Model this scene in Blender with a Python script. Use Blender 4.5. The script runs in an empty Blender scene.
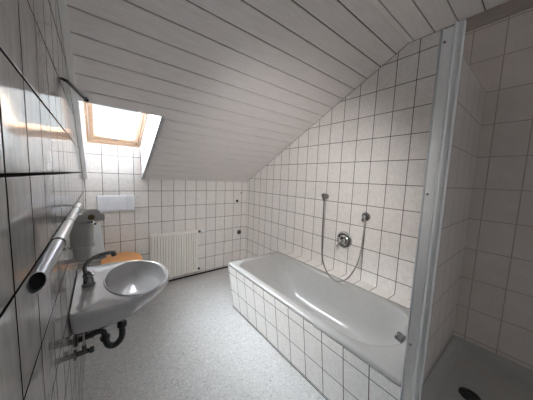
import bpy, bmesh, math, random
from mathutils import Vector, Matrix
random.seed(4)
C = bpy.context.scene.collection
sc = bpy.context.scene
PI = math.pi

# ------------------------------------------------------------------ room measures (metres)
W, D, YF = 2.05, 3.011, -1.15        # right wall, back wall, wall behind the viewer
KN = 1.3773                          # height of the knee wall
SL = .513                            # roof slope
ZC = 2.533                           # flat ceiling
FILL_POWER, LTILT, LCONE = 84.0, 24.0, 82.0   # added fill spotlight: power, downward tilt, cone
YFOLD = D - (ZC - KN) / SL
ang = math.atan(SL)
CA, SA = math.cos(ang), math.sin(ang)
ROW0 = 1.4373                        # a tile row joint

# ------------------------------------------------------------------ material helpers
def new_mat(name):
    m = bpy.data.materials.new(name); m.use_nodes = True
    nt = m.node_tree; nt.nodes.clear()
    out = nt.nodes.new('ShaderNodeOutputMaterial')
    b = nt.nodes.new('ShaderNodeBsdfPrincipled')
    nt.links.new(b.outputs[0], out.inputs[0])
    return m, nt, b

class G:
    """small helper to write node graphs as expressions"""
    def __init__(s, nt): s.nt = nt
    def n(s, t, **kw):
        x = s.nt.nodes.new(t)
        for k, v in kw.items(): setattr(x, k, v)
        return x
    def set(s, sock, v):
        if isinstance(v, bpy.types.NodeSocket): s.nt.links.new(v, sock)
        else: sock.default_value = v
    def m(s, op, a, b=0.0, c=0.0):
        x = s.n('ShaderNodeMath', operation=op)
        s.set(x.inputs[0], a); s.set(x.inputs[1], b); s.set(x.inputs[2], c)
        return x.outputs[0]
    def mix(s, f, a, b):
        x = s.n('ShaderNodeMix', data_type='RGBA')
        s.set(x.inputs['Factor'], f); s.set(x.inputs[6], a); s.set(x.inputs[7], b)
        return x.outputs[2]
    def coord(s):
        t = s.n('ShaderNodeTexCoord'); x = s.n('ShaderNodeSeparateXYZ')
        s.nt.links.new(t.outputs['Object'], x.inputs[0])
        return t.outputs['Object'], x.outputs
    def mapv(s, vec, scale):
        x = s.n('ShaderNodeMapping'); s.nt.links.new(vec, x.inputs[0]); x.inputs['Scale'].default_value = scale
        return x.outputs[0]
    def noise(s, vec, scale, detail=3, rough=.6):
        x = s.n('ShaderNodeTexNoise'); s.nt.links.new(vec, x.inputs['Vector'])
        x.inputs['Scale'].default_value = scale; x.inputs['Detail'].default_value = detail; x.inputs['Roughness'].default_value = rough
        return x.outputs[0]
    def ramp(s, f, stops):
        x = s.n('ShaderNodeValToRGB'); s.nt.links.new(f, x.inputs[0])
        e = x.color_ramp.elements
        while len(e) < len(stops): e.new(.5)
        for q, (p, c) in zip(e, stops): q.position = p; q.color = (*c, 1) if len(c) == 3 else c
        return x.outputs[0]
    def bump(s, h, strength, dist, target):
        x = s.n('ShaderNodeBump'); s.set(x.inputs['Height'], h)
        x.inputs['Strength'].default_value = strength; x.inputs['Distance'].default_value = dist
        s.nt.links.new(x.outputs[0], target.inputs['Normal'])

def plain(name, col, rough=.5, metal=0, spec=.5, coat=0):
    m, nt, b = new_mat(name); g = G(nt)
    v, _ = g.coord()
    f = g.noise(v, 30, 2)
    c1 = tuple(x * .94 for x in col) + (1,); c2 = tuple(min(1, x * 1.05) for x in col) + (1,)
    nt.links.new(g.mix(f, c1, c2), b.inputs['Base Color'])
    b.inputs['Roughness'].default_value = rough; b.inputs['Metallic'].default_value = metal
    b.inputs['Specular IOR Level'].default_value = spec; b.inputs['Coat Weight'].default_value = coat
    b.inputs['Coat Roughness'].default_value = .05
    return m

def tile_mat(name, ua, va, u0, v0, us, vs, light, dark, grout, rough=.25, gw=.0045, streak=(95, 95, 55), wav=.0, var=.05, spec=.5, shower_tint=None):
    m, nt, b = new_mat(name); g = G(nt)
    vec, xyz = g.coord()
    ax = dict(x=0, y=1, z=2)
    def cell(a, o, s):
        q = g.m('DIVIDE', g.m('SUBTRACT', xyz[ax[a]], o), s)
        fl = g.m('FLOOR', q); fr = g.m('SUBTRACT', q, fl)
        d = g.m('MULTIPLY', g.m('SUBTRACT', .5, g.m('ABSOLUTE', g.m('SUBTRACT', fr, .5))), s)   # metres to nearest joint
        return fl, d
    fu, du = cell(ua, u0, us); fv, dv = cell(va, v0, vs)
    d = g.m('MINIMUM', du, dv)
    mr = g.n('ShaderNodeMapRange'); nt.links.new(d, mr.inputs[0])
    mr.inputs[1].default_value = gw * .35; mr.inputs[2].default_value = gw * .75
    mask = mr.outputs[0]                               # 0 in the joint, 1 on the tile
    cv = g.n('ShaderNodeCombineXYZ'); nt.links.new(fu, cv.inputs[0]); nt.links.new(fv, cv.inputs[1])
    wn = g.n('ShaderNodeTexWhiteNoise', noise_dimensions='3D'); nt.links.new(cv.outputs[0], wn.inputs[0])
    off = g.n('ShaderNodeVectorMath', operation='MULTIPLY_ADD')
    nt.links.new(wn.outputs['Color'], off.inputs[0]); off.inputs[1].default_value = (3, 3, 3); nt.links.new(vec, off.inputs[2])
    n1 = g.noise(g.mapv(off.outputs[0], streak), 1.0, 5, .65)
    n2 = g.noise(off.outputs[0], 26, 3, .6)
    f = g.m('ADD', g.m('MULTIPLY', n1, .65), g.m('MULTIPLY', n2, .35))
    body = g.ramp(f, [(.36, dark), (.60, light)])
    hv = g.n('ShaderNodeHueSaturation'); nt.links.new(body, hv.inputs['Color'])
    g.set(hv.inputs['Value'], g.m('ADD', 1 - var / 2, g.m('MULTIPLY', wn.outputs['Value'], var)))
    col = g.mix(mask, (*grout, 1), hv.outputs[0])
    if shower_tint:                                           # uneven brownish tint over tiles and joints inside the shower
        sm = g.n('ShaderNodeMapRange'); nt.links.new(xyz[1], sm.inputs[0])
        sm.inputs[1].default_value = .44; sm.inputs[2].default_value = .41
        amt = g.m('MULTIPLY', sm.outputs[0], g.m('ADD', .48, g.m('MULTIPLY', g.noise(vec, 7, 4, .7), .45)))
        col = g.mix(amt, col, (*shower_tint, 1))
    nt.links.new(col, b.inputs['Base Color'])
    g.set(b.inputs['Roughness'], g.m('ADD', rough, g.m('MULTIPLY', g.m('SUBTRACT', 1, mask), .85 - rough)))
    g.set(b.inputs['Specular IOR Level'], g.m('MULTIPLY', mask, spec))
    h = mask
    if wav: h = g.m('ADD', mask, g.m('MULTIPLY', g.noise(off.outputs[0], 7, 1), wav))
    g.bump(h, .6, .0012, b)
    return m

M = {}
LT, DK, GR = (.88, .855, .83), (.75, .715, .69), (.06, .045, .04)
M['tile_right'] = tile_mat('tile_right', 'y', 'z', 1.4283, ROW0, .15, .20, LT, DK, GR, rough=.3, shower_tint=(.56, .48, .44))
M['tile_back'] = tile_mat('tile_back', 'x', 'z', .16, ROW0, .15025, .20, LT, DK, (.11, .085, .075), rough=.3)
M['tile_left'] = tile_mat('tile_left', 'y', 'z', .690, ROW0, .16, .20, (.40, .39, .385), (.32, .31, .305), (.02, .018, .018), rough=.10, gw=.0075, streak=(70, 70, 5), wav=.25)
M['tile_apron'] = tile_mat('tile_apron', 'y', 'z', 1.080, .420, .1535, .20, LT, DK, GR, rough=.3)
M['tile_end'] = tile_mat('tile_end', 'x', 'z', 1.205, .420, .15, .20, LT, DK, GR, rough=.3)
M['tile_ledge'] = tile_mat('tile_ledge', 'y', 'x', 1.4283, 1.90, .15, .20, LT, DK, GR, rough=.3)
M['tile_part'] = tile_mat('tile_part', 'x', 'z', 2.05, ROW0, .15, .20, LT, DK, (.25, .21, .19), rough=.3, shower_tint=(.56, .48, .44))
M['white'] = plain('white_laminate', (.55, .56, .58), .4)
M['paint'] = plain('wall_paint', (.72, .71, .70), .7)
M['post'] = plain('post_white', (.95, .94, .93), .35)
M['profile'] = plain('profile_metal', (.92, .92, .92), .3)
M['enamel'] = plain('bath_enamel', (.41, .405, .395), .13, coat=.3)
M['basin'] = plain('sanitary_ceramic', (.46, .46, .47), .10, coat=.4)
M['tray'] = plain('tray_enamel', (.36, .34, .32), .4)
M['radiator'] = plain('radiator_paint', (.88, .86, .81), .35)
M['chrome'] = plain('chrome', (.68, .68, .685), .08, 1)
M['brushed'] = plain('brushed_metal', (.32, .31, .30), .35, 1)
M['rod_metal'] = plain('rod_metal', (.42, .44, .48), .33, .85)
M['rod_light'] = plain('rod_light', (.80, .81, .82), .3, .5)
M['dark_chrome'] = plain('dark_metal', (.24, .24, .245), .2, .9)
M['black'] = plain('black_plastic', (.02, .02, .022), .4)
M['matt_black'] = plain('matt_black', (.015, .015, .016), .7, spec=.15)
M['hole'] = plain('dark_hole', (.012, .01, .01), .8)
M['rust'] = plain('rusty_mark', (.22, .07, .04), .7)
M['grey_plastic'] = plain('grey_plastic', (.40, .39, .37), .4)
M['grey_ceramic'] = plain('grey_ceramic', (.52, .51, .49), .25)
M['grey_shelf'] = plain('grey_shelf', (.24, .24, .24), .5)
M['knob_brown'] = plain('brown_knob', (.13, .075, .02), .4)
M['plate'] = plain('flush_plastic', (.80, .82, .86), .3)
M['hose'] = plain('hose_metal', (.22, .21, .195), .4, .5)
M['gap'] = plain('dark_joint', (.03, .028, .027), .8)

def wood(name, c1, c2, axis_scale, rough=.45):
    m, nt, b = new_mat(name); g = G(nt)
    v, _ = g.coord()
    f = g.noise(g.mapv(v, axis_scale), 1, 5, .65)
    nt.links.new(g.ramp(f, [(.3, c1), (.7, c2)]), b.inputs['Base Color'])
    b.inputs['Roughness'].default_value = rough
    return m
M['pine'] = wood('pine', (.47, .30, .19), (.60, .42, .29), (6, 60, 60), .4)
M['orange_wood'] = wood('orange_wood', (.72, .27, .07), (.92, .48, .18), (45, 90, 30), .3)
M['lath'] = wood('brown_lath', (.34, .285, .25), (.44, .38, .34), (60, 4, 60), .5)
M['plank'] = wood('ceiling_plank', (.80, .76, .745), (.90, .865, .85), (7, 90, 90), .42)

def floor_mat():
    m, nt, b = new_mat('speckled_vinyl'); g = G(nt)
    v, _ = g.coord()
    vo = g.n('ShaderNodeTexVoronoi'); nt.links.new(v, vo.inputs['Vector']); vo.inputs['Scale'].default_value = 105
    sep = g.n('ShaderNodeSeparateColor'); nt.links.new(vo.outputs['Color'], sep.inputs[0])
    c = g.ramp(sep.outputs[0], [(0, (.29, .29, .30)), (.07, (.37, .37, .38)), (.16, (.445, .44, .44)), (.72, (.48, .475, .47)), (.95, (.58, .575, .565))])
    fine = g.noise(v, 150, 2)
    c2 = g.mix(g.m('MULTIPLY', fine, .35), c, (.49, .485, .485, 1))
    nt.links.new(c2, b.inputs['Base Color'])
    b.inputs['Roughness'].default_value = .42
    return m
M['floor'] = floor_mat()

def glass_mat():
    m = bpy.data.materials.new('window_glass'); m.use_nodes = True; nt = m.node_tree; nt.nodes.clear(); g = G(nt)
    out = g.n('ShaderNodeOutputMaterial'); mx = g.n('ShaderNodeMixShader')
    tr = g.n('ShaderNodeBsdfTransparent'); gl = g.n('ShaderNodeBsdfGlossy'); fr = g.n('ShaderNodeFresnel')
    tr.inputs[0].default_value = (.96, .98, .98, 1); gl.inputs['Roughness'].default_value = .02; 
    ge = g.n('ShaderNodeNewGeometry')   # same Fresnel on both faces of the thin pane
    g.set(fr.inputs[0], g.m('SUBTRACT', 1.45, g.m('MULTIPLY', ge.outputs['Backfacing'], 1.45 - 1 / 1.45)))
    nt.links.new(fr.outputs[0], mx.inputs[0]); nt.links.new(tr.outputs[0], mx.inputs[1]); nt.links.new(gl.outputs[0], mx.inputs[2])
    nt.links.new(mx.outputs[0], out.inputs[0])
    return m
M['glass'] = glass_mat()
m_, nt_, b_ = new_mat('fill_bulb_glow')
b_.inputs['Base Color'].default_value = (.85, .85, .83, 1); b_.inputs['Emission Color'].default_value = (1, .95, .90, 1); b_.inputs['Emission Strength'].default_value = 20.0
M['fill_lamp'] = m_  # glowing bulb of the added fill spotlight

# ------------------------------------------------------------------ mesh helpers
def BM(): return bmesh.new()
def box(bm, x0, x1, y0, y1, z0, z1, mi=0):
    vs = [bm.verts.new((x, y, z)) for z in (z0, z1) for y in (y0, y1) for x in (x0, x1)]
    for q in ((0, 2, 3, 1), (4, 5, 7, 6), (0, 1, 5, 4), (2, 6, 7, 3), (0, 4, 6, 2), (1, 3, 7, 5)):
        f = bm.faces.new([vs[i] for i in q]); f.material_index = mi
    return vs
def hexa(bm, pts, mi=0):
    """8 corners: bottom ring of four, top ring of four"""
    vs = [bm.verts.new(p) for p in pts]
    for q in ((3, 2, 1, 0), (4, 5, 6, 7), (0, 1, 5, 4), (1, 2, 6, 5), (2, 3, 7, 6), (3, 0, 4, 7)):
        f = bm.faces.new([vs[i] for i in q]); f.material_index = mi
def prism(bm, ring, vec, mi=0):
    vec = Vector(vec)
    a = [bm.verts.new(p) for p in ring]; b = [bm.verts.new(Vector(p) + vec) for p in ring]
    n = len(ring)
    fs = [bm.faces.new(a[::-1]), bm.faces.new(b)]
    for i in range(n): fs.append(bm.faces.new((a[i], a[(i + 1) % n], b[(i + 1) % n], b[i])))
    for f in fs: f.material_index = mi
def loft(bm, rings, cap0=True, cap1=True, closed=True, mi=0):
    vs = [[bm.verts.new(p) for p in r] for r in rings]
    n = len(rings[0])
    for a, b in zip(vs, vs[1:]):
        for i in range(n if closed else n - 1):
            j = (i + 1) % n
            f = bm.faces.new((a[i], a[j], b[j], b[i])); f.material_index = mi
    if cap0: bm.faces.new(vs[0][::-1]).material_index = mi
    if cap1: bm.faces.new(vs[-1]).material_index = mi
    return vs
def tube(bm, pts, r, seg=12, cap=True, mi=0):
    pts = [Vector(p) for p in pts]; rr = r if isinstance(r, (list, tuple)) else [r] * len(pts)
    rings = []; up = None
    for i, p in enumerate(pts):
        t = (pts[min(i + 1, len(pts) - 1)] - pts[max(i - 1, 0)]).normalized()
        if up is None:
            up = Vector((0, 0, 1)) if abs(t.z) < .9 else Vector((1, 0, 0))
        s = t.cross(up).normalized(); up = s.cross(t).normalized()
        rings.append([p + (s * math.cos(a) + up * math.sin(a)) * rr[i] for a in (2 * PI * k / seg for k in range(seg))])
    loft(bm, rings, cap, cap, mi=mi)
def spline(pts, n=8):
    P = [Vector(p) for p in pts]; P = [2 * P[0] - P[1]] + P + [2 * P[-1] - P[-2]]
    out = []
    for i in range(1, len(P) - 2):
        a, b, c, d = P[i - 1:i + 3]
        for k in range(n):
            t = k / n
            out.append(.5 * (2 * b + (c - a) * t + (2 * a - 5 * b + 4 * c - d) * t * t + (3 * b - a - 3 * c + d) * t ** 3))
    out.append(P[-2]); return out
def lathe(bm, prof, base, axis, seg=28, mi=0):
    """prof: (radius, distance along axis)"""
    base = Vector(base); t = Vector(axis).normalized()
    up = Vector((0, 0, 1)) if abs(t.z) < .9 else Vector((1, 0, 0))
    s = t.cross(up).normalized(); up = s.cross(t).normalized()
    rings = [[base + t * h + (s * math.cos(a) + up * math.sin(a)) * max(r, 1e-4) for a in (2 * PI * k / seg for k in range(seg))] for r, h in prof]
    loft(bm, rings, mi=mi)

def obj(name, bm, mats, parent=None, smooth=35, bevel=0, seg=2):
    bmesh.ops.recalc_face_normals(bm, faces=bm.faces)
    me = bpy.data.meshes.new(name); bm.to_mesh(me); bm.free()
    for m in (mats if isinstance(mats, (list, tuple)) else [mats]): me.materials.append(M[m])
    if smooth:
        for p in me.polygons: p.use_smooth = True
        me.set_sharp_from_angle(angle=math.radians(smooth))
    o = bpy.data.objects.new(name, me); C.objects.link(o)
    if bevel:
        b = o.modifiers.new('bevel', 'BEVEL'); b.width = bevel; b.segments = seg; b.limit_method = 'ANGLE'; b.angle_limit = math.radians(40)
        b.harden_normals = False
    if parent:
        o.parent = parent
        wm = Matrix.Identity(4); p = parent
        while p:
            wm = Matrix.Translation(p.location) @ wm; p = p.parent
        o.matrix_parent_inverse = wm.inverted()
    return o
def tag(o, label, cat, group=None):
    o['label'] = label; o['category'] = cat
    if group: o['group'] = group
    return o
def thing(name, loc, label, cat, group=None):
    o = bpy.data.objects.new(name, None); o.location = loc; o.empty_display_size = .1; C.objects.link(o)
    return tag(o, label, cat, group)
def struct(o): o['kind'] = 'structure'; return o

# ------------------------------------------------------------------ room shell
T = .12
bm = BM(); box(bm, -T, W + T, YF - T, D + T, -T, 0); struct(obj('floor', bm, 'floor', smooth=0))
prof = [(YF, 0), (D, 0), (D, KN), (YFOLD, ZC), (YF, ZC)]
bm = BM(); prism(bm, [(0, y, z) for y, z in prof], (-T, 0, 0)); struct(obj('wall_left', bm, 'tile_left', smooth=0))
bm = BM(); prism(bm, [(W, y, z) for y, z in prof], (T, 0, 0)); struct(obj('wall_right', bm, 'tile_right', smooth=0))
bm = BM(); box(bm, 0, W, D, D + T, 0, KN); struct(obj('wall_back', bm, 'tile_back', smooth=0))
VX0, VX1, VZ0, VZ1 = .35, 1.50, .95, 2.10      # unseen window added for fill light, in the wall behind the viewer
bm = BM(); box(bm, 0, VX0, YF - T, YF, 0, ZC); box(bm, VX1, W, YF - T, YF, 0, ZC); box(bm, VX0, VX1, YF - T, YF, 0, VZ0); box(bm, VX0, VX1, YF - T, YF, VZ1, ZC)
struct(obj('wall_front', bm, 'paint', smooth=0))
w2 = bpy.data.objects.new('fill_window', None); w2.location = (.925, YF, VZ0); C.objects.link(w2); struct(w2)
bm = BM()
for q in ((VX0, VX0 + .05, VZ0, VZ1), (VX1 - .05, VX1, VZ0, VZ1), (VX0 + .05, VX1 - .05, VZ0, VZ0 + .05), (VX0 + .05, VX1 - .05, VZ1 - .05, VZ1)): box(bm, q[0], q[1], YF - .08, YF - .02, q[2], q[3])
obj('window_frame', bm, 'white', w2, smooth=0)
bm = BM(); box(bm, VX0 + .05, VX1 - .05, YF - .055, YF - .05, VZ0 + .05, VZ1 - .05); obj('pane', bm, 'glass', w2, smooth=0)
# dark joint where the floor covering meets the back wall
bm = BM(); box(bm, .0, W, D - .012, D - .0005, .0005, .022); struct(obj('baseboard_back', bm, 'gap', smooth=0))
bm = BM()
hexa(bm, [(1.2745, .33, .0005), (1.282, .33, .0005), (1.282, 2.01, .0005), (1.2745, 2.01, .0005), (1.2705, .33, .010), (1.28, .33, .010), (1.28, 2.01, .010), (1.2705, 2.01, .010)])
struct(obj('baseboard_right', bm, 'gap', smooth=0))

# ceiling: laminated planks over a dark backing, with the skylight opening
OX0, OX1 = .034, .540                # opening in x
OYT = 1.966                          # top of the opening (y)
def sp(x, y, off=0.0):               # a point on the sloping ceiling; off goes outwards
    return (x, y + off * SA, KN + (D - y) * SL + off * CA)
bm = BM()
PW, GP, TH = .1285, .0065, .012
def slope_slab(x0, x1, ya, yb, o0, o1, mi=0):   # ya is the upper (nearer) edge
    hexa(bm, [sp(x0, ya, o0), sp(x1, ya, o0), sp(x1, yb, o0), sp(x0, yb, o0), sp(x0, ya, o1), sp(x1, ya, o1), sp(x1, yb, o1), sp(x0, yb, o1)], mi)
slope_slab(-T, W + T, YFOLD - .02, OYT, TH, .06, 1)
slope_slab(OX1, W + T, OYT, D + T, TH, .06, 1)
slope_slab(-T, OX0, OYT, D + T, TH, .06, 1)
box(bm, -T, W + T, YF - T, YFOLD + .03, ZC + TH, ZC + .06, 1)
ys = YFOLD + .097 * CA               # first joint on the slope
edges = [YFOLD] + [ys + PW * CA * k for k in range(40)]
for a, b in zip(edges, edges[1:]):
    ga = a + (GP / 2 * CA if a > YFOLD else -.002); gb = min(b - GP / 2 * CA, D)
    if ga >= D - .004: break
    if gb <= OYT: slope_slab(.002, W - .003, ga, gb, 0, TH)
    elif ga >= OYT: slope_slab(OX1 + .002, W - .003, ga, gb, 0, TH)
    else:
        slope_slab(.002, W - .003, ga, OYT - .001, 0, TH); slope_slab(OX1 + .002, W - .003, OYT - .001, gb, 0, TH)
yy = YFOLD - .037
box(bm, .002, W - .003, yy + GP / 2, YFOLD + .001, ZC, ZC + TH)
while yy > YF:
    box(bm, .002, W - .003, max(yy - PW + GP / 2, YF), yy - GP / 2, ZC, ZC + TH); yy -= PW
struct(obj('ceiling', bm, ['plank', 'gap'], smooth=0, bevel=.0015, seg=1))
# trim strip where the slope meets the left wall
bm = BM()
hexa(bm, [sp(.001, YFOLD + .02, -.014), sp(.032, YFOLD + .02, -.014), sp(.032, D - .004, -.014), sp(.001, D - .004, -.014),
          sp(.001, YFOLD + .02, -.0005), sp(.032, YFOLD + .02, -.0005), sp(.032, D - .004, -.0005), sp(.001, D - .004, -.0005)])
struct(obj('trim_1', bm, 'post', smooth=0, bevel=.002))
# brown lath at the top of the right wall over the shower
bm = BM(); box(bm, W - .014, W - .001, YF + .02, .435, ZC - .082, ZC - .001); struct(obj('trim_2', bm, 'lath', smooth=0, bevel=.002))

# skylight shaft
OFF = .336
B0 = (D + .022, 1.755)               # bottom of the window frame (y, z)
def wp(x, v, n=0.0): return (x, B0[0] - v * CA + n * SA, B0[1] + v * SA + n * CA)
L = 1.04
WX0, WX1 = .036, .530
def shaft(name, a, b, c, d, t, mat):
    bm = BM(); t = Vector(t)
    r = [Vector(p) for p in (a, b, c, d)]
    hexa(bm, r + [p + t for p in r]); return struct(obj(name, bm, mat, smooth=0))
topin = sp(0, OYT)
shaft('trim_3', sp(OX1, D - .001), sp(OX1, OYT), wp(WX1, L), wp(WX1, 0), (.03, 0, 0), 'white')
shaft('trim_4', sp(OX0, D - .001), sp(OX0, OYT), wp(WX0, L), wp(WX0, 0), (-.03, 0, 0), 'white')
shaft('trim_5', sp(OX0 - .02, OYT), sp(OX1 + .02, OYT), wp(WX1 + .02, L), wp(WX0 - .02, L), (0, -.03, .02), 'white')
shaft('wall_window_recess', (OX0 - .02, D + .0005, KN), (OX1 + .02, D + .0005, KN), (WX1 + .02, B0[0] + .004, B0[1] - .002), (WX0 - .02, B0[0] + .004, B0[1] - .002), (0, .05, 0), 'tile_back')

# the skylight
win = bpy.data.objects.new('window_1', None); win.location = wp((WX0 + WX1) / 2, 0); C.objects.link(win); struct(win)
win['label'] = 'pine framed skylight in the sloping ceiling'
def wbar(bm, x0, x1, v0, v1, n0, n1):
    hexa(bm, [wp(x0, v0, n0), wp(x1, v0, n0), wp(x1, v1, n0), wp(x0, v1, n0), wp(x0, v0, n1), wp(x1, v0, n1), wp(x1, v1, n1), wp(x0, v1, n1)])
def ring(x0, x1, v0, v1, wx, wb, wt, n0, n1):
    bm = BM()
    wbar(bm, x0, x0 + wx, v0, v1, n0, n1); wbar(bm, x1 - wx, x1, v0, v1, n0, n1)
    wbar(bm, x0 + wx, x1 - wx, v0, v0 + wb, n0, n1); wbar(bm, x0 + wx, x1 - wx, v1 - wt, v1, n0, n1)
    return bm
obj('window_frame', ring(WX0, WX1, 0, L, .026, .050, .05, 0, .075), 'pine', win, smooth=0, bevel=.003)
sash = obj('sash', ring(WX0 + .030, WX1 - .030, .054, L - .054, .036, .060, .05, .010, .06), 'pine', win, smooth=0, bevel=.004)
bm = BM(); wbar(bm, WX0 + .064, WX1 - .064, .112, L - .102, .034, .040); obj('pane', bm, 'glass', win, smooth=0)
bm = BM(); wbar(bm, .25, .32, .100, .112, -.004, .010); wbar(bm, .27, .30, .112, .122, .0, .012); obj('latch', bm, 'brushed', win, smooth=0, bevel=.002)
bm = BM(); lathe(bm, [(.006, 0), (.006, .012)], wp(WX1 - .045, .085, .0), (0, -SA, -CA), 12); obj('hinge_bolt', bm, 'black', win)

# bent rod by the skylight
bm = BM(); tube(bm, spline([(.009, 1.42, 1.867), (.017, 1.48, 1.879), (.031, 1.62, 1.895), (.050, 1.76, 1.907), (.072, 1.893, 1.913)], 6), .0075, 8)
tube(bm, [(.0005, 1.405, 1.866), (.009, 1.42, 1.867)], .006, 8)
lathe(bm, [(.008, -.012), (.012, 0), (.008, .012)], (.074, 1.90, 1.913), (1, .2, 0), 10)
tube(bm, [(.074, 1.90, 1.913), (.074, 1.925, 1.936)], .005, 8)
tag(obj('window_rod', bm, 'matt_black'), 'thin black bent rod from the left wall to the skylight corner', 'rod')

# ------------------------------------------------------------------ outlines for bath, basin, toilet
def roundquad(cs, rs, z, nc=9, ne=8):
    """cs: four corners counter-clockwise (x,y); rs radii; rounded outline with a constant point count"""
    cs = [Vector((c[0], c[1])) for c in cs]; segs = []
    for i in range(4):
        p, c, n = cs[i - 1], cs[i], cs[(i + 1) % 4]
        d1, d2 = (p - c).normalized(), (n - c).normalized()
        th = d1.angle(d2); tl = rs[i] / math.tan(th / 2)
        a, b = c + d1 * tl, c + d2 * tl
        o = c + (d1 + d2).normalized() * (rs[i] / math.sin(th / 2))
        a0 = math.atan2((a - o).y, (a - o).x); a1 = math.atan2((b - o).y, (b - o).x)
        while a1 < a0: a1 += 2 * PI
        if a1 - a0 > PI: a1 -= 2 * PI
        segs.append([o + Vector((math.cos(a0 + (a1 - a0) * k / nc), math.sin(a0 + (a1 - a0) * k / nc))) * rs[i] for k in range(nc + 1)])
    out = []
    for i in range(4):
        out += segs[i]
        a, b = segs[i][-1], segs[(i + 1) % 4][0]
        out += [a.lerp(b, k / ne) for k in range(1, ne)]
    return [(q.x, q.y, z) for q in out]

# ------------------------------------------------------------------ bathtub
TZ = .53
tub = thing('bathtub', (1.6, 1.17, 0), 'white enamel bathtub built into a tiled surround along the right wall', 'bathtub')
x0, x1, y0, y1 = 1.203, 1.925, .313, 2.022
def R4(a, b, c, d, r, z): return roundquad([(a, c), (b, c), (b, d), (a, d)], r if isinstance(r, (list, tuple)) else [r] * 4, z)
def tubring(xl, xr, ya, yb, rs, z, bulge=0.0):
    r = roundquad([(xl, ya), (xr, ya), (xr, yb), (xl, yb)], rs, z)
    return r
bm = BM()
rings = [R4(x0 + .012, x1 - .012, y0 + .012, y1 - .012, .012, TZ - .036),
         R4(x0 + .002, x1 - .002, y0 + .002, y1 - .002, .016, TZ - .030),
         R4(x0, x1, y0, y1, .018, TZ - .014),
         R4(x0 + .003, x1 - .003, y0 + .003, y1 - .003, .018, TZ - .004),
         R4(x0 + .012, x1 - .012, y0 + .012, y1 - .012, .022, TZ),
         R4(x0 + .036, x1 - .040, y0 + .050, y1 - .040, .06, TZ - .001)]
def inner(xl, xr, ya, yb, rn, rf, z): return roundquad([(xl, ya), (xr, ya), (xr, yb), (xl, yb)], [rn, rn * .9, rf, rf], z)
rings += [inner(1.264, 1.868, .406, 1.962, .27, .11, TZ - .003), inner(1.272, 1.862, .414, 1.954, .267, .11, TZ - .008),
          inner(1.279, 1.857, .421, 1.946, .264, .11, TZ - .018), inner(1.286, 1.852, .429, 1.930, .26, .11, TZ - .045),
          inner(1.298, 1.845, .442, 1.865, .25, .12, TZ - .14), inner(1.312, 1.837, .458, 1.77, .24, .13, TZ - .25),
          inner(1.323, 1.827, .473, 1.69, .23, .13, TZ - .305), inner(1.343, 1.808, .495, 1.645, .21, .13, TZ - .345),
          inner(1.375, 1.775, .53, 1.60, .18, .12, TZ - .372), inner(1.42, 1.73, .58, 1.55, .13, .10, TZ - .382)]
loft(bm, rings, cap0=False)
obj('tub', bm, 'enamel', tub, smooth=85)
def ax_(z): return 1.205 + (.515 - z) / .515 * .070       # slanted apron face
bm = BM()
hexa(bm, [(ax_(0), .314, .0005), (1.300, .314, .0005), (1.300, 2.012, .0005), (ax_(0), 2.012, .0005),
          (1.206, .314, .4935), (1.232, .314, .4935), (1.232, 2.018, .4935), (1.206, 2.018, .4935)])
obj('apron', bm, 'tile_apron', tub, smooth=0)
bm = BM()
hexa(bm, [(1.301, 1.98, .0005), (W - .002, 1.98, .0005), (W - .002, 2.012, .0005), (1.301, 2.012, .0005),
          (1.234, 1.98, .4935), (W - .002, 1.98, .4935), (W - .002, 2.018, .4935), (1.234, 2.018, .4935)])
obj('end_panel', bm, 'tile_end', tub, smooth=0)
bm = BM(); box(bm, 1.926, W - .002, .314, 2.020, .495, .526); obj('ledge', bm, 'tile_ledge', tub, smooth=0, bevel=.001)
ka = Vector((-.12, 1, .42)).normalized()
kc = Vector((1.552, .428, .505))
bm = BM(); lathe(bm, [(.030, -.012), (.030, .004), (.023, .010), (.026, .016), (.026, .040), (.020, .047)], kc, ka, 20)
ko = obj('overflow_knob', bm, 'dark_chrome', tub); ko['label'] = 'dark metal overflow knob'
bm = BM(); lathe(bm, [(.035, 0), (.035, .003), (.024, .004), (.022, .001)], (1.60, .70, .1485), (0, 0, 1), 20); obj('drain', bm, 'chrome', tub)

# ------------------------------------------------------------------ bath mixer, hose
mx = thing('bath_mixer', (W, 1.178, .865), 'round chrome bath mixer with a lever on the right wall', 'mixer tap')
c = Vector((W - .001, 1.178, .866)); N = Vector((-1, 0, 0))
bm = BM(); lathe(bm, [(.086, 0), (.086, .003), (.082, .008), (.074, .013), (.068, .014), (.064, .010), (.058, .008), (.052, .012), (.046, .018), (.040, .020)], c, N, 44); obj('rosette', bm, 'chrome', mx)
bm = BM(); lathe(bm, [(.0675, 0), (.0675, .0012), (.0560, .0012), (.0560, 0)], c + N * .0095, N, 44); q = obj('dark_reflection_ring', bm, 'black', mx); q['label'] = 'dark reflection painted in the groove'  # black ring stands in for the dark reflection in the chrome
bm = BM(); lathe(bm, [(.036, .0), (.036, .03), (.031, .042), (.020, .046)], c + N * .013, N, 28); obj('cartridge', bm, 'chrome', mx)
bm = BM(); tube(bm, [c + Vector((-.048, -.012, .014)), c + Vector((-.066, .004, -.01)), c + Vector((-.074, .022, -.046)), c + Vector((-.076, .030, -.066))], [.014, .012, .010, .009], 12); obj('lever', bm, 'chrome', mx)
bm = BM(); lathe(bm, [(.016, 0), (.016, .006), (.010, .010)], c + Vector((-.050, -.006, .022)), (-1, -.2, .3), 16); obj('cap', bm, 'black', mx)
bm = BM(); lathe(bm, [(.013, 0), (.013, .014), (.008, .018)], c + Vector((-.012, .052, .008)), N, 16); obj('diverter_knob', bm, 'chrome', mx)

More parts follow.
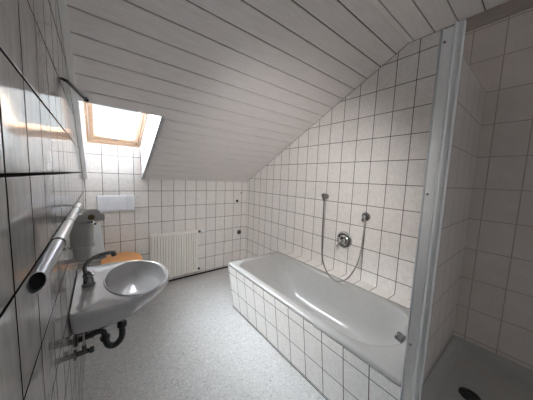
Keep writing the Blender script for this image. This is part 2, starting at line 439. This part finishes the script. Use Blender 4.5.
br = thing('shower_holder', (W, 1.425, 1.285), 'small grey wall bracket holding the end of the shower hose', 'shower holder')
c = Vector((W - .001, 1.422, 1.283))
bm = BM(); lathe(bm, [(.028, 0), (.028, .006), (.022, .012), (.018, .03)], c, N, 20); obj('wall_rosette', bm, 'brushed', br)
bm = BM(); lathe(bm, [(.014, -.034), (.020, -.032), (.022, 0), (.024, .030), (.017, .034)], c + Vector((-.048, 0, 0)), (-.35, .1, 1), 18); obj('cradle', bm, 'brushed', br)

el = thing('hose_outlet', (W, .975, 1.133), 'chrome wall elbow where the shower hose starts', 'hose outlet')
c = Vector((W - .001, .976, 1.136))
bm = BM(); lathe(bm, [(.040, 0), (.040, .005), (.034, .014), (.026, .018)], c, N, 24); obj('rosette', bm, 'dark_chrome', el)
bm = BM(); tube(bm, spline([c + N * .012, c + N * .034, c + N * .046 + Vector((0, 0, -.012)), c + N * .048 + Vector((0, 0, -.036))], 5), .016, 14); obj('elbow', bm, 'chrome', el)
bm = BM(); lathe(bm, [(.009, 0), (.009, .003)], c + N * .050 + Vector((0, 0, 0)), N, 12); obj('plug', bm, 'hole', el)

bm = BM()
hp = [(2.001, 1.424, 1.245)] + [(1.99, 1.407, 1.216), (1.96, 1.381, 0.935), (1.92, 1.341, 0.739), (1.885, 1.293, 0.634), (1.85, 1.2, 0.553), (1.83, 1.095, 0.531), (1.842, 1.013, 0.57), (1.87, 0.968, 0.646), (1.91, 0.943, 0.747), (1.96, 0.946, 0.892), (2.0, 0.957, 1.095)] + [(2.0005, .976, 1.0985)]
tube(bm, spline(hp, 8), .0068, 10)
tag(obj('shower_hose', bm, 'hose'), 'thin metal shower hose hanging in a loop over the bathtub edge', 'hose')

# ------------------------------------------------------------------ partition, post and shower tray
bm = BM(); box(bm, 1.232, W - .001, .287, .3105, 0.0005, 2.045); struct(obj('wall_partition', bm, 'tile_part', smooth=0))
po = thing('shower_post', (1.205, .275, 0), 'tall white post with screws between the bathtub and the shower', 'post')
bm = BM(); prism(bm, [(1.187, .3035, .0005), (1.2305, .3035, .0005), (1.2305, .272, .0005), (1.199, .272, .0005)], (0, 0, 2.05)); obj('board', bm, 'post', po, smooth=0, bevel=.003)
bm = BM(); box(bm, 1.184, 1.1985, .304, .3105, .0005, 2.047); obj('sealing_strip', bm, 'white', po, smooth=0, bevel=.001)
bm = BM()
prism(bm, [(1.1985, .2715, .0005), (1.2305, .2715, .0005), (1.2305, .243, .0005), (1.209, .243, .0005), (1.206, .2455, .0005), (1.212, .249, .0005), (1.207, .262, .0005), (1.1985, .2665, .0005)], (0, 0, 2.065))
obj('profile', bm, 'profile', po, smooth=0, bevel=.001)
for z in (2.0, 1.41, .74):
    bm = BM(); lathe(bm, [(.0052, 0), (.0045, .002), (.002, .0026)], (1.1905, .294, z), Vector((-.93, -.36, 0)), 12); obj('screw', bm, 'brushed', po)

st = thing('shower_tray', (1.65, -.12, 0), 'shallow shower tray on a raised base at the right of the photo', 'shower tray')
sx0, sx1, sy0, sy1 = 1.236, W - .002, -.62, .2855
bm = BM()
ZT = .415
rings = [R4(sx0 + .0, sx1, sy0, sy1, .01, .0005), R4(sx0, sx1, sy0, sy1, .01, ZT - .01), R4(sx0 + .004, sx1 - .001, sy0 + .004, sy1 - .001, .012, ZT),
         R4(sx0 + .045, sx1 - .018, sy0 + .045, sy1 - .018, .05, ZT - .002), R4(sx0 + .06, sx1 - .03, sy0 + .06, sy1 - .03, .06, ZT - .02),
         R4(sx0 + .085, sx1 - .05, sy0 + .085, sy1 - .05, .07, ZT - .07), R4(sx0 + .14, sx1 - .10, sy0 + .14, sy1 - .10, .06, ZT - .082)]
loft(bm, rings); obj('tray', bm, 'tray', st, smooth=50)
bm = BM(); lathe(bm, [(.045, 0), (.045, .003), (.030, .0045), (.028, .001)], (1.655, .132, ZT - .0815), (0, 0, 1), 24); dr = obj('drain', bm, 'black', st); dr['label'] = 'dark round drain'

# ------------------------------------------------------------------ radiator
rd = thing('radiator', (.915, D - .05, .09), 'white ribbed panel radiator on the back wall', 'radiator')
rx0, rx1, rz0, rz1, ryf, ryb = .612, 1.212, .095, .690, D - .092, D - .040
bm = BM()
nf = 18; pitch = (rx1 - rx0 - .012) / nf; pr = []
for k in range(nf):
    a = rx0 + .006 + k * pitch
    pr += [(a, ryf + .026), (a + pitch * .26, ryf + .026), (a + pitch * .34, ryf), (a + pitch * .92, ryf)]
pr += [(rx1 - .006, ryf + .026)]
loop = pr + [(rx1 - .006, ryf + .032), (rx0 + .006, ryf + .032)]
loft(bm, [[(x, y, z) for x, y in loop] for z in (rz0 + .022, rz1 - .03)])
box(bm, rx0 + .004, rx1 - .004, ryf + .004, ryf + .020, rz0, rz0 + .022); box(bm, rx0 + .004, rx1 - .004, ryf + .004, ryf + .020, rz1 - .030, rz1 - .008)
obj('front_panel', bm, 'radiator', rd, smooth=20)
bm = BM(); box(bm, rx0 + .004, rx1 - .004, ryb - .012, ryb, rz0, rz1 - .008); obj('rear_panel', bm, 'radiator', rd, smooth=0)
for xa, xb in ((rx0, rx0 + .0035), (rx1 - .0035, rx1)):
    bm = BM(); box(bm, xa, xb, ryf + .001, ryb, rz0 + .012, rz1 - .004); obj('side_cover', bm, 'radiator', rd, smooth=0)
bm = BM(); box(bm, rx0, rx1, ryf + .002, ryf + .006, rz1 - .007, rz1); box(bm, rx0, rx1, ryb - .005, ryb - .001, rz1 - .007, rz1)
for k in range(41):
    x = rx0 + (rx1 - rx0 - .006) * k / 40; box(bm, x, x + .006, ryf + .006, ryb - .005, rz1 - .005, rz1 - .001)
obj('top_grille', bm, 'radiator', rd, smooth=0)
bm = BM(); tube(bm, [(rx1, ryb - .025, rz1 - .028), (rx1 + .042, ryb - .027, rz1 - .028)], .016, 12); tube(bm, [(rx1 + .03, ryb - .025, rz1 - .028), (rx1 + .03, D - .002, rz1 - .028)], .009, 10)
vb = obj('valve_body', bm, 'dark_chrome', rd); vb['label'] = 'dark metal valve body'
bm = BM(); lathe(bm, [(.016, 0), (.024, .006), (.026, .052), (.020, .060)], (rx1 + .042, ryb - .030, rz1 - .030), (1, -.25, -.08), 18); obj('thermostat_head', bm, 'plate', rd)
bm = BM(); tube(bm, [(rx1, ryb - .02, rz0 + .022), (rx1 + .034, ryb - .02, rz0 + .022)], .018, 12); tube(bm, [(rx1 + .026, ryb - .02, rz0 + .022), (rx1 + .026, D - .002, rz0 + .022)], .011, 10)
lathe(bm, [(.014, 0), (.014, .02), (.010, .024)], (rx1 + .026, ryb - .02, rz0 + .022), (0, -1, 0), 6)
lv = obj('return_valve', bm, 'black', rd); lv['label'] = 'black return valve'
for x in (rx0 + .12, rx1 - .12):
    bm = BM(); box(bm, x - .012, x + .012, ryb, D - .0002, rz0 + .06, rz1 - .06); obj('wall_bracket', bm, 'radiator', rd, smooth=0)

# ------------------------------------------------------------------ washing machine connections on the back wall
def cap(name, x, z, r, mat, label, grp=None):
    bm = BM(); lathe(bm, [(r, 0), (r, .004), (r * .75, .009), (r * .3, .010)], (x, D - .0003, z), (0, -1, 0), 18)
    return tag(obj(name, bm, mat), label, 'pipe outlet')
cap('water_outlet', 1.878, 1.072, .022, 'hole', 'small black pipe outlet in the back wall below a rusty mark')
cap('bolt_stub', 1.948, 1.200, .009, 'rust', 'tiny rusty bolt stub high in the corner of the back wall')
d = thing('drain_outlet', (1.93, D, .553), 'dark round drain outlet low on the back wall near the tub', 'pipe outlet')
bm = BM(); lathe(bm, [(.040, 0), (.040, .004), (.032, .008)], (1.93, D - .0008, .555), (0, -1, 0), 22); obj('flange', bm, 'dark_chrome', d)
bm = BM(); lathe(bm, [(.020, 0), (.020, .016), (.012, .019)], (1.93, D - .009, .555), (0, -1, 0), 18); obj('plug', bm, 'black', d)

# ------------------------------------------------------------------ flush plate, toilet
fp = thing('flush_plate', (.283, D, 1.09), 'white rectangular toilet flush plate on the back wall', 'flush plate')
bm = BM(); box(bm, .105, .460, D - .022, D - .001, 1.000, 1.188); obj('frame', bm, 'plate', fp, smooth=0, bevel=.006, seg=3)
for xa, xb in ((.109, .186), (.380, .456)):
    bm = BM(); box(bm, xa, xb, D - .027, D - .023, 1.022, 1.176); obj('side_cover', bm, 'plate', fp, smooth=0, bevel=.002)
bm = BM(); hexa(bm, [(.190, D - .032, 1.024), (.376, D - .032, 1.024), (.376, D - .023, 1.022), (.190, D - .023, 1.022), (.190, D - .025, 1.176), (.376, D - .025, 1.176), (.376, D - .023, 1.178), (.190, D - .023, 1.178)])
obj('push_button', bm, 'plate', fp, smooth=0, bevel=.002)

to = thing('toilet', (.298, D - .25, 0), 'toilet with an orange wood lid behind the washbasin', 'toilet')
def oval(cx, cy, a, bf, bb, z, n=36, e=2.7):
    """bf: half length to the front (-y), bb to the back"""
    out = []
    for k in range(n):
        t = 2 * PI * k / n; c_, s_ = math.cos(t), math.sin(t)
        x = a * math.copysign(abs(c_) ** (2 / e), c_); y = math.copysign(abs(s_) ** (2 / e), s_)
        out.append((cx + x, cy + y * (bb if y > 0 else bf), z))
    return out
tx, ty, tz = .305, D - .27, .022
bm = BM()
loft(bm, [oval(tx, ty + .05, .105, .15, .20, .0005), oval(tx, ty + .05, .105, .15, .20, .03), oval(tx, ty + .05, .095, .13, .19, .12), oval(tx, ty + .03, .12, .16, .20, .25), oval(tx, ty, .165, .235, .225, .39 + tz), oval(tx, ty, .175, .25, .23, .43 + tz), oval(tx, ty, .17, .245, .225, .445 + tz)])
obj('bowl', bm, 'basin', to, smooth=50)
bm = BM(); loft(bm, [oval(tx, ty, .18, .255, .225, .4465 + tz), oval(tx, ty, .185, .26, .23, .455 + tz), oval(tx, ty, .18, .255, .225, .468 + tz)]); obj('seat', bm, 'orange_wood', to, smooth=50)
bm = BM(); loft(bm, [oval(tx, ty, .178, .252, .225, .4695 + tz), oval(tx, ty, .186, .26, .235, .478 + tz), oval(tx, ty, .184, .258, .234, .490 + tz), oval(tx, ty, .165, .235, .22, .500 + tz)]); obj('lid', bm, 'orange_wood', to, smooth=50)

# ------------------------------------------------------------------ washbasin
ba = thing('washbasin', (.01, 1.475, .68), 'grey white oval ceramic washbasin mounted on the left wall', 'washbasin')
BZ = .832; by, bx = 1.475, .19
def brim(px, sy, x_back, z, n=34, e=2.35):
    """D-shaped outline: straight along the wall, rounded towards the room"""
    out = []
    for k in range(n):
        t = -PI / 2 + PI * k / (n - 1); c_, s_ = math.cos(t), math.sin(t)
        out.append((.13 + (px - .13) * max(c_, 0) ** (2 / e), by + sy * math.copysign(abs(s_) ** (2 / e), s_), z))
    sw = sy * .96; rr = min(.02, (.13 - x_back) * .5)
    side = [(.13 + (x_back + rr - .13) * k / 5, by + sy + (sw - sy) * k / 5, z) for k in range(1, 6)]
    side.append((x_back + rr * .3, by + sw - rr * .3, z)); side.append((x_back, by + sw - rr, z))
    wall = [(x_back, by + (sw - rr) * (1 - 2 * k / 8), z) for k in range(1, 8)]
    out += side + wall + [(x, 2 * by - y, z_) for x, y, z_ in side[::-1]]
    return out
BREF = brim(.463, .296, .0015, 0)
def bowl(ax, ay, cx, cy, z):
    out = []
    for x, y, _ in BREF:
        a = math.atan2((y - cy) / ay, (x - cx) / ax); out.append((cx + ax * math.cos(a), cy + ay * math.sin(a), z))
    return out
bm = BM()
xb = .0015
rings = [brim(.20, .11, xb + .03, BZ - .185), brim(.255, .175, xb, BZ - .170), brim(.335, .232, xb, BZ - .128), brim(.402, .268, xb, BZ - .080), brim(.446, .292, xb, BZ - .045), brim(.457, .297, xb, BZ - .034),
         brim(.463, .300, xb, BZ - .020), brim(.463, .300, xb, BZ - .008), brim(.458, .296, xb + .003, BZ), brim(.448, .287, xb + .010, BZ - .001)]
rings += [brim(.446, .284, xb + .03, BZ - .006), bowl(.160, .258, .285, by, BZ - .006), bowl(.157, .255, .285, by, BZ + .001), bowl(.152, .249, .285, by, BZ), bowl(.149, .245, .285, by, BZ - .012), bowl(.145, .238, .284, by, BZ - .040), bowl(.128, .20, .275, by, BZ - .09), bowl(.082, .13, .255, by, BZ - .125), bowl(.04, .06, .24, by, BZ - .138), bowl(.02, .02, .235, by, BZ - .140)]
loft(bm, rings, cap0=True, cap1=True)
obj('bowl', bm, 'basin', ba, smooth=60)
bm = BM(); lathe(bm, [(.022, 0), (.022, .003), (.015, .004)], (.235, by, BZ - .1395), (0, 0, 1), 18); obj('drain', bm, 'brushed', ba)
# tap
tp = thing('basin_tap', (.062, by, BZ), 'dark chrome tap with a curved spout on the washbasin', 'tap')
bm = BM(); lathe(bm, [(.030, 0), (.030, .006), (.024, .010), (.022, .045), (.026, .050), (.024, .066), (.010, .072)], (.062, by, BZ - .0005), (0, 0, 1), 22); obj('body', bm, 'dark_chrome', tp)
bm = BM(); tube(bm, spline([(.055, by, BZ + .055), (.048, by, BZ + .10), (.066, by, BZ + .134), (.105, by, BZ + .155), (.150, by, BZ + .164), (.178, by, BZ + .162)], 6), .0105, 12)
lathe(bm, [(.013, 0), (.013, .024)], (.174, by, BZ + .166), (.25, 0, -1), 14); obj('spout', bm, 'dark_chrome', tp)
bm = BM(); tube(bm, [(.064, by, BZ + .072), (.075, by - .03, BZ + .076), (.085, by - .055, BZ + .072)], [.008, .007, .006], 10); obj('lever', bm, 'chrome', tp)
# siphon
sy = 1.44
si = thing('siphon', (.0, sy, .5), 'black siphon pipe curving below the washbasin to the wall', 'siphon')
bm = BM(); tube(bm, [(.205, sy, BZ - .183), (.205, sy, .565)], .016, 16); obj('tailpiece', bm, 'dark_chrome', si)
bm = BM(); lathe(bm, [(.022, 0), (.025, .004), (.025, .026), (.021, .030)], (.205, sy, .552), (0, 0, 1), 18); obj('nut', bm, 'black', si)
bm = BM(); tube(bm, spline([(.205, sy, .554), (.204, sy, .50), (.19, sy, .468), (.163, sy, .453), (.138, sy, .468), (.127, sy, .500), (.123, sy, .53)], 6), .0165, 16); obj('bend', bm, 'black', si)
bm = BM(); lathe(bm, [(.022, 0), (.024, .003), (.024, .018), (.021, .020)], (.125, sy, .508), (-.1, 0, 1), 18); obj('nut', bm, 'black', si)
bm = BM(); tube(bm, spline([(.124, sy, .525), (.118, sy, .553), (.100, sy, .566), (.07, sy, .562), (.002, sy, .552)], 6), .0145, 14); lathe(bm, [(.030, 0), (.028, .006), (.018, .010)], (.001, sy, .552), (1, 0, 0), 20); obj('wall_pipe', bm, 'black', si)
for i, (dy, lab) in enumerate(((-.055, 'black angle valve below the washbasin, nearer to the viewer'), (.075, 'black angle valve below the washbasin, on the far side of the siphon'))):
    v = thing('angle_valve', (0, sy + dy, .505), lab, 'valve', None)
    y_ = sy + dy; zz = .512
    bm = BM(); lathe(bm, [(.026, 0), (.024, .005), (.012, .008), (.012, .05), (.009, .054)], (.001, y_, zz), (1, 0, 0), 16); tube(bm, [(.036, y_, zz), (.036, y_, zz + .035)], .009, 10); obj('valve_body', bm, 'dark_chrome', v)
    bm = BM(); lathe(bm, [(.012, 0), (.016, .003), (.016, .018), (.012, .020)], (.056, y_, zz), (1, -.1, .05), 8); obj('handle', bm, 'black', v)
    bm = BM(); tube(bm, spline([(.036, y_, zz + .035), (.036, y_, zz + .09), (.045, y_ + (.0 if i == 0 else 0), BZ - .165)], 5), .0045, 8); obj('supply_tube', bm, 'brushed', v)

# ------------------------------------------------------------------ things on the left wall
# long rod
rod = thing('wall_rod', (.045, .75, 1.318), 'long grey telescopic metal rod running along the left wall', 'rod')
def rp(y): return Vector((.0535 - (y - .37) * .0018, y, 1.3125 - (y - .37) * .004))
def ringat(y, r, skew=0): return [(rp(y).x + r * math.cos(a), y + skew * math.sin(a), rp(y).z + r * math.sin(a)) for a in (2 * PI * k / 24 for k in range(24))]
bm = BM(); loft(bm, [ringat(.56, .0108), ringat(.366, .0086, .013), ringat(.366, .0077, .013), ringat(.41, .0077)], cap0=True, cap1=False)
obj('outer_tube', bm, 'rod_metal', rod, smooth=40)
bm = BM(); loft(bm, [ringat(.374, .0076, .011), ringat(.40, .0076, .008)]); ob = obj('end_opening', bm, 'hole', rod, smooth=40); ob['label'] = 'black open end'
bm = BM(); loft(bm, [ringat(.545, .0117), ringat(.553, .0117)]); q = obj('ring', bm, 'black', rod); q['label'] = 'black ring'
bm = BM(); loft(bm, [ringat(.56, .0108), ringat(1.17, .0108)]); q = obj('inner_tube', bm, 'rod_light', rod); q['label'] = 'lighter far section'
for y in (.76, 1.02):
    bm = BM(); loft(bm, [ringat(y, .0116), ringat(y + .008, .0116)]); obj('ring', bm, 'dark_chrome', rod)
for y in (1.165,):
    bm = BM(); tube(bm, [(.0005, y, 1.309), (.044, y, 1.309)], .0035, 10); lathe(bm, [(.008, 0), (.007, .003)], (.0005, y, 1.309), (1, 0, 0), 14); obj('bracket', bm, 'rod_light', rod)

# tumbler in its ring
cy_ = .95; cx_ = .0685
cu = thing('tumbler', (cx_, cy_, 1.155), 'grey plastic tumbler held above the washbasin', 'tumbler')
def sq(a, z, e=3.2, n=32, b=None):
    b = b or a
    return [(cx_ + a * math.copysign(abs(math.cos(t)) ** (2 / e), math.cos(t)), cy_ + b * math.copysign(abs(math.sin(t)) ** (2 / e), math.sin(t)), z) for t in (2 * PI * k / n for k in range(n))]
bm = BM()
loft(bm, [sq(.018, 1.150), sq(.0235, 1.153), sq(.0255, 1.195), sq(.0262, 1.199), sq(.0310, 1.202), sq(.0328, 1.264), sq(.0345, 1.268), sq(.0345, 1.275), sq(.0312, 1.275), sq(.0300, 1.268), sq(.024, 1.20), sq(.02, 1.165)])
obj('cup', bm, 'grey_plastic', cu, smooth=45)
ho = thing('tumbler_holder', (0, cy_, 1.197), 'grey ring holder around the tumbler on the left wall', 'tumbler holder')
bm = BM()
loft(bm, [sq(.0270, 1.194), sq(.034, 1.194, 2.8), sq(.0355, 1.197, 2.8), sq(.034, 1.200, 2.8), sq(.0272, 1.1995), sq(.0270, 1.194)], False, False)
obj('ring', bm, 'grey_ceramic', ho)
bm = BM(); box(bm, .006, .028, cy_ - .010, cy_ + .010, 1.189, 1.199); lathe(bm, [(.02, 0), (.018, .006)], (.0008, cy_, 1.194), (1, 0, 0), 16); obj('wall_arm', bm, 'brushed', ho)

# arched bracket
ab = thing('wall_bracket', (0, 1.30, 1.22), 'grey arched bracket with a brown knob behind the tumbler', 'bracket')
bm = BM(); yb_ = 1.30
pts = [(.036, 1.214), (.139, 1.214), (.139, 1.250)]
for k in range(13):
    t = PI * k / 12; pts.append((.090 + .034 * math.cos(t), 1.250 + .022 * math.sin(t)))
pts += [(.036, 1.250)]
prism(bm, [(x, yb_, z) for x, z in pts], (0, .02, 0)); obj('plate', bm, 'grey_ceramic', ab, smooth=30, bevel=.002)
bm = BM(); lathe(bm, [(.013, 0), (.013, .006), (.009, .010)], (.088, yb_ - .0005, 1.234), (0, -1, 0), 18); obj('knob', bm, 'knob_brown', ab)
bm = BM(); box(bm, .001, .036, yb_ + .003, yb_ + .017, 1.218, 1.246); obj('wall_arm', bm, 'brushed', ab, smooth=0)
bm = BM(); tube(bm, [(.092, yb_ + .004, 1.2135), (.094, yb_ - .004, 1.203), (.105, yb_ - .008, 1.203)], .005, 8); obj('hook', bm, 'black', ab)

# ledge behind the basin
bm = BM()
hexa(bm, [(.001, 1.80, .862), (.146, 1.80, .862), (.128, D - .03, .862), (.001, D - .03, .862), (.001, 1.80, .890), (.146, 1.80, .890), (.128, D - .03, .890), (.001, D - .03, .890)])
tag(obj('wall_shelf', bm, 'grey_shelf', smooth=0, bevel=.004, seg=3), 'long grey wall shelf between the washbasin and the back wall', 'shelf')

SUN_DIR, SKY_LOW, SKY_ZENITH, SKY_HIGH = (-.72, .48, .47), .85, 2.0, 128.0
# ------------------------------------------------------------------ spotlight added for fill, out of view high on the left wall
S0 = Vector((0, .20, 2.02)); SH = Vector((.15, .21, 2.0))
sd = Vector((math.sin(math.radians(46)) * math.cos(math.radians(LTILT)), math.cos(math.radians(46)) * math.cos(math.radians(LTILT)), -math.sin(math.radians(LTILT))))
la = thing('fill_spotlight', S0, 'added white swivel fill spotlight, unseen, high on the left wall', 'fill_lamp')
bm = BM(); lathe(bm, [(.05, 0), (.05, .018), (.045, .022)], S0 + Vector((.001, 0, 0)), (1, 0, 0), 28); obj('base', bm, 'white', la)
bm = BM(); tube(bm, [S0 + Vector((.023, 0, 0)), SH - sd * .046], .008, 12); obj('arm', bm, 'white', la)
bm = BM(); lathe(bm, [(.02, -.05), (.032, -.045), (.05, .045), (.048, .045), (.030, -.040), (.01, -.042)], SH, sd, 28); obj('shade', bm, 'white', la)
bm = BM(); lathe(bm, [(.02, -.036), (.026, -.02), (.018, -.006), (.004, -.002)], SH, sd, 20); obj('bulb', bm, 'fill_lamp', la)
sl = bpy.data.lights.new('fill_beam', 'SPOT'); sl.energy = FILL_POWER; sl.spot_size = math.radians(LCONE); sl.spot_blend = 1.0; sl.shadow_soft_size = .04; sl.color = (1, .965, .93)
so = bpy.data.objects.new('fill_beam', sl); C.objects.link(so); so.location = SH + sd * .05; so.rotation_euler = sd.to_track_quat('-Z', 'Y').to_euler()

# ------------------------------------------------------------------ light: overcast sky through the skylight
w = bpy.data.worlds.new('sky'); sc.world = w; w.use_nodes = True; nt = w.node_tree; g = G(nt)
bg = nt.nodes['Background']
tc = g.n('ShaderNodeTexCoord')
f = g.noise(tc.outputs['Generated'], 3.0, 4, .6)
nt.links.new(g.ramp(f, [(.35, (.86, .92, 1.0)), (.65, (1.0, 1.0, 1.0))]), bg.inputs[0])
# hazy sky: much brighter around the veiled sun, on the side the roof window faces, than overhead and behind the roof
vm = g.n('ShaderNodeVectorMath', operation='DOT_PRODUCT'); nt.links.new(tc.outputs['Generated'], vm.inputs[0])
vm.inputs[1].default_value = Vector(SUN_DIR).normalized()
lobe = g.n('ShaderNodeMapRange', interpolation_type='SMOOTHSTEP'); nt.links.new(vm.outputs['Value'], lobe.inputs[0])
lobe.inputs[1].default_value = .64; lobe.inputs[2].default_value = 1.0; lobe.inputs[3].default_value = SKY_LOW; lobe.inputs[4].default_value = SKY_HIGH
sepd = g.n('ShaderNodeSeparateXYZ'); nt.links.new(tc.outputs['Generated'], sepd.inputs[0])
zen = g.m('MULTIPLY', g.m('POWER', g.m('MAXIMUM', sepd.outputs[2], 0.0), 1.5), SKY_ZENITH)   # overcast: the zenith is brighter than the horizon
nt.links.new(g.m('ADD', lobe.outputs[0], zen), bg.inputs[1])

# ------------------------------------------------------------------ camera
cam = bpy.data.cameras.new('camera'); co = bpy.data.objects.new('camera', cam); C.objects.link(co)
f_px, yaw, pitch, roll = 216.267, math.radians(38.134), math.radians(5.672), math.radians(2.261)
fwd = Vector((math.sin(yaw) * math.cos(pitch), math.cos(yaw) * math.cos(pitch), -math.sin(pitch)))
right = Vector((math.cos(yaw), -math.sin(yaw), 0)); up = right.cross(fwd)
r2 = right * math.cos(roll) + up * math.sin(roll); u2 = -right * math.sin(roll) + up * math.cos(roll)
mw = Matrix((r2, u2, -fwd)).transposed().to_4x4(); mw.translation = Vector((.1153, 0, 1.4485))
co.matrix_world = mw
cam.sensor_width = 36; cam.lens = f_px * 36 / 533; cam.clip_start = .01
sc.camera = co

sc.view_settings.view_transform = 'Standard'; sc.view_settings.look = 'None'
sc.view_settings.exposure = .45; sc.view_settings.gamma = 1
try: sc.view_settings.use_curve_mapping = False
except Exception: pass
sc.cycles.max_bounces = 16; sc.cycles.diffuse_bounces = 10; sc.cycles.glossy_bounces = 8; sc.cycles.transparent_max_bounces = 16
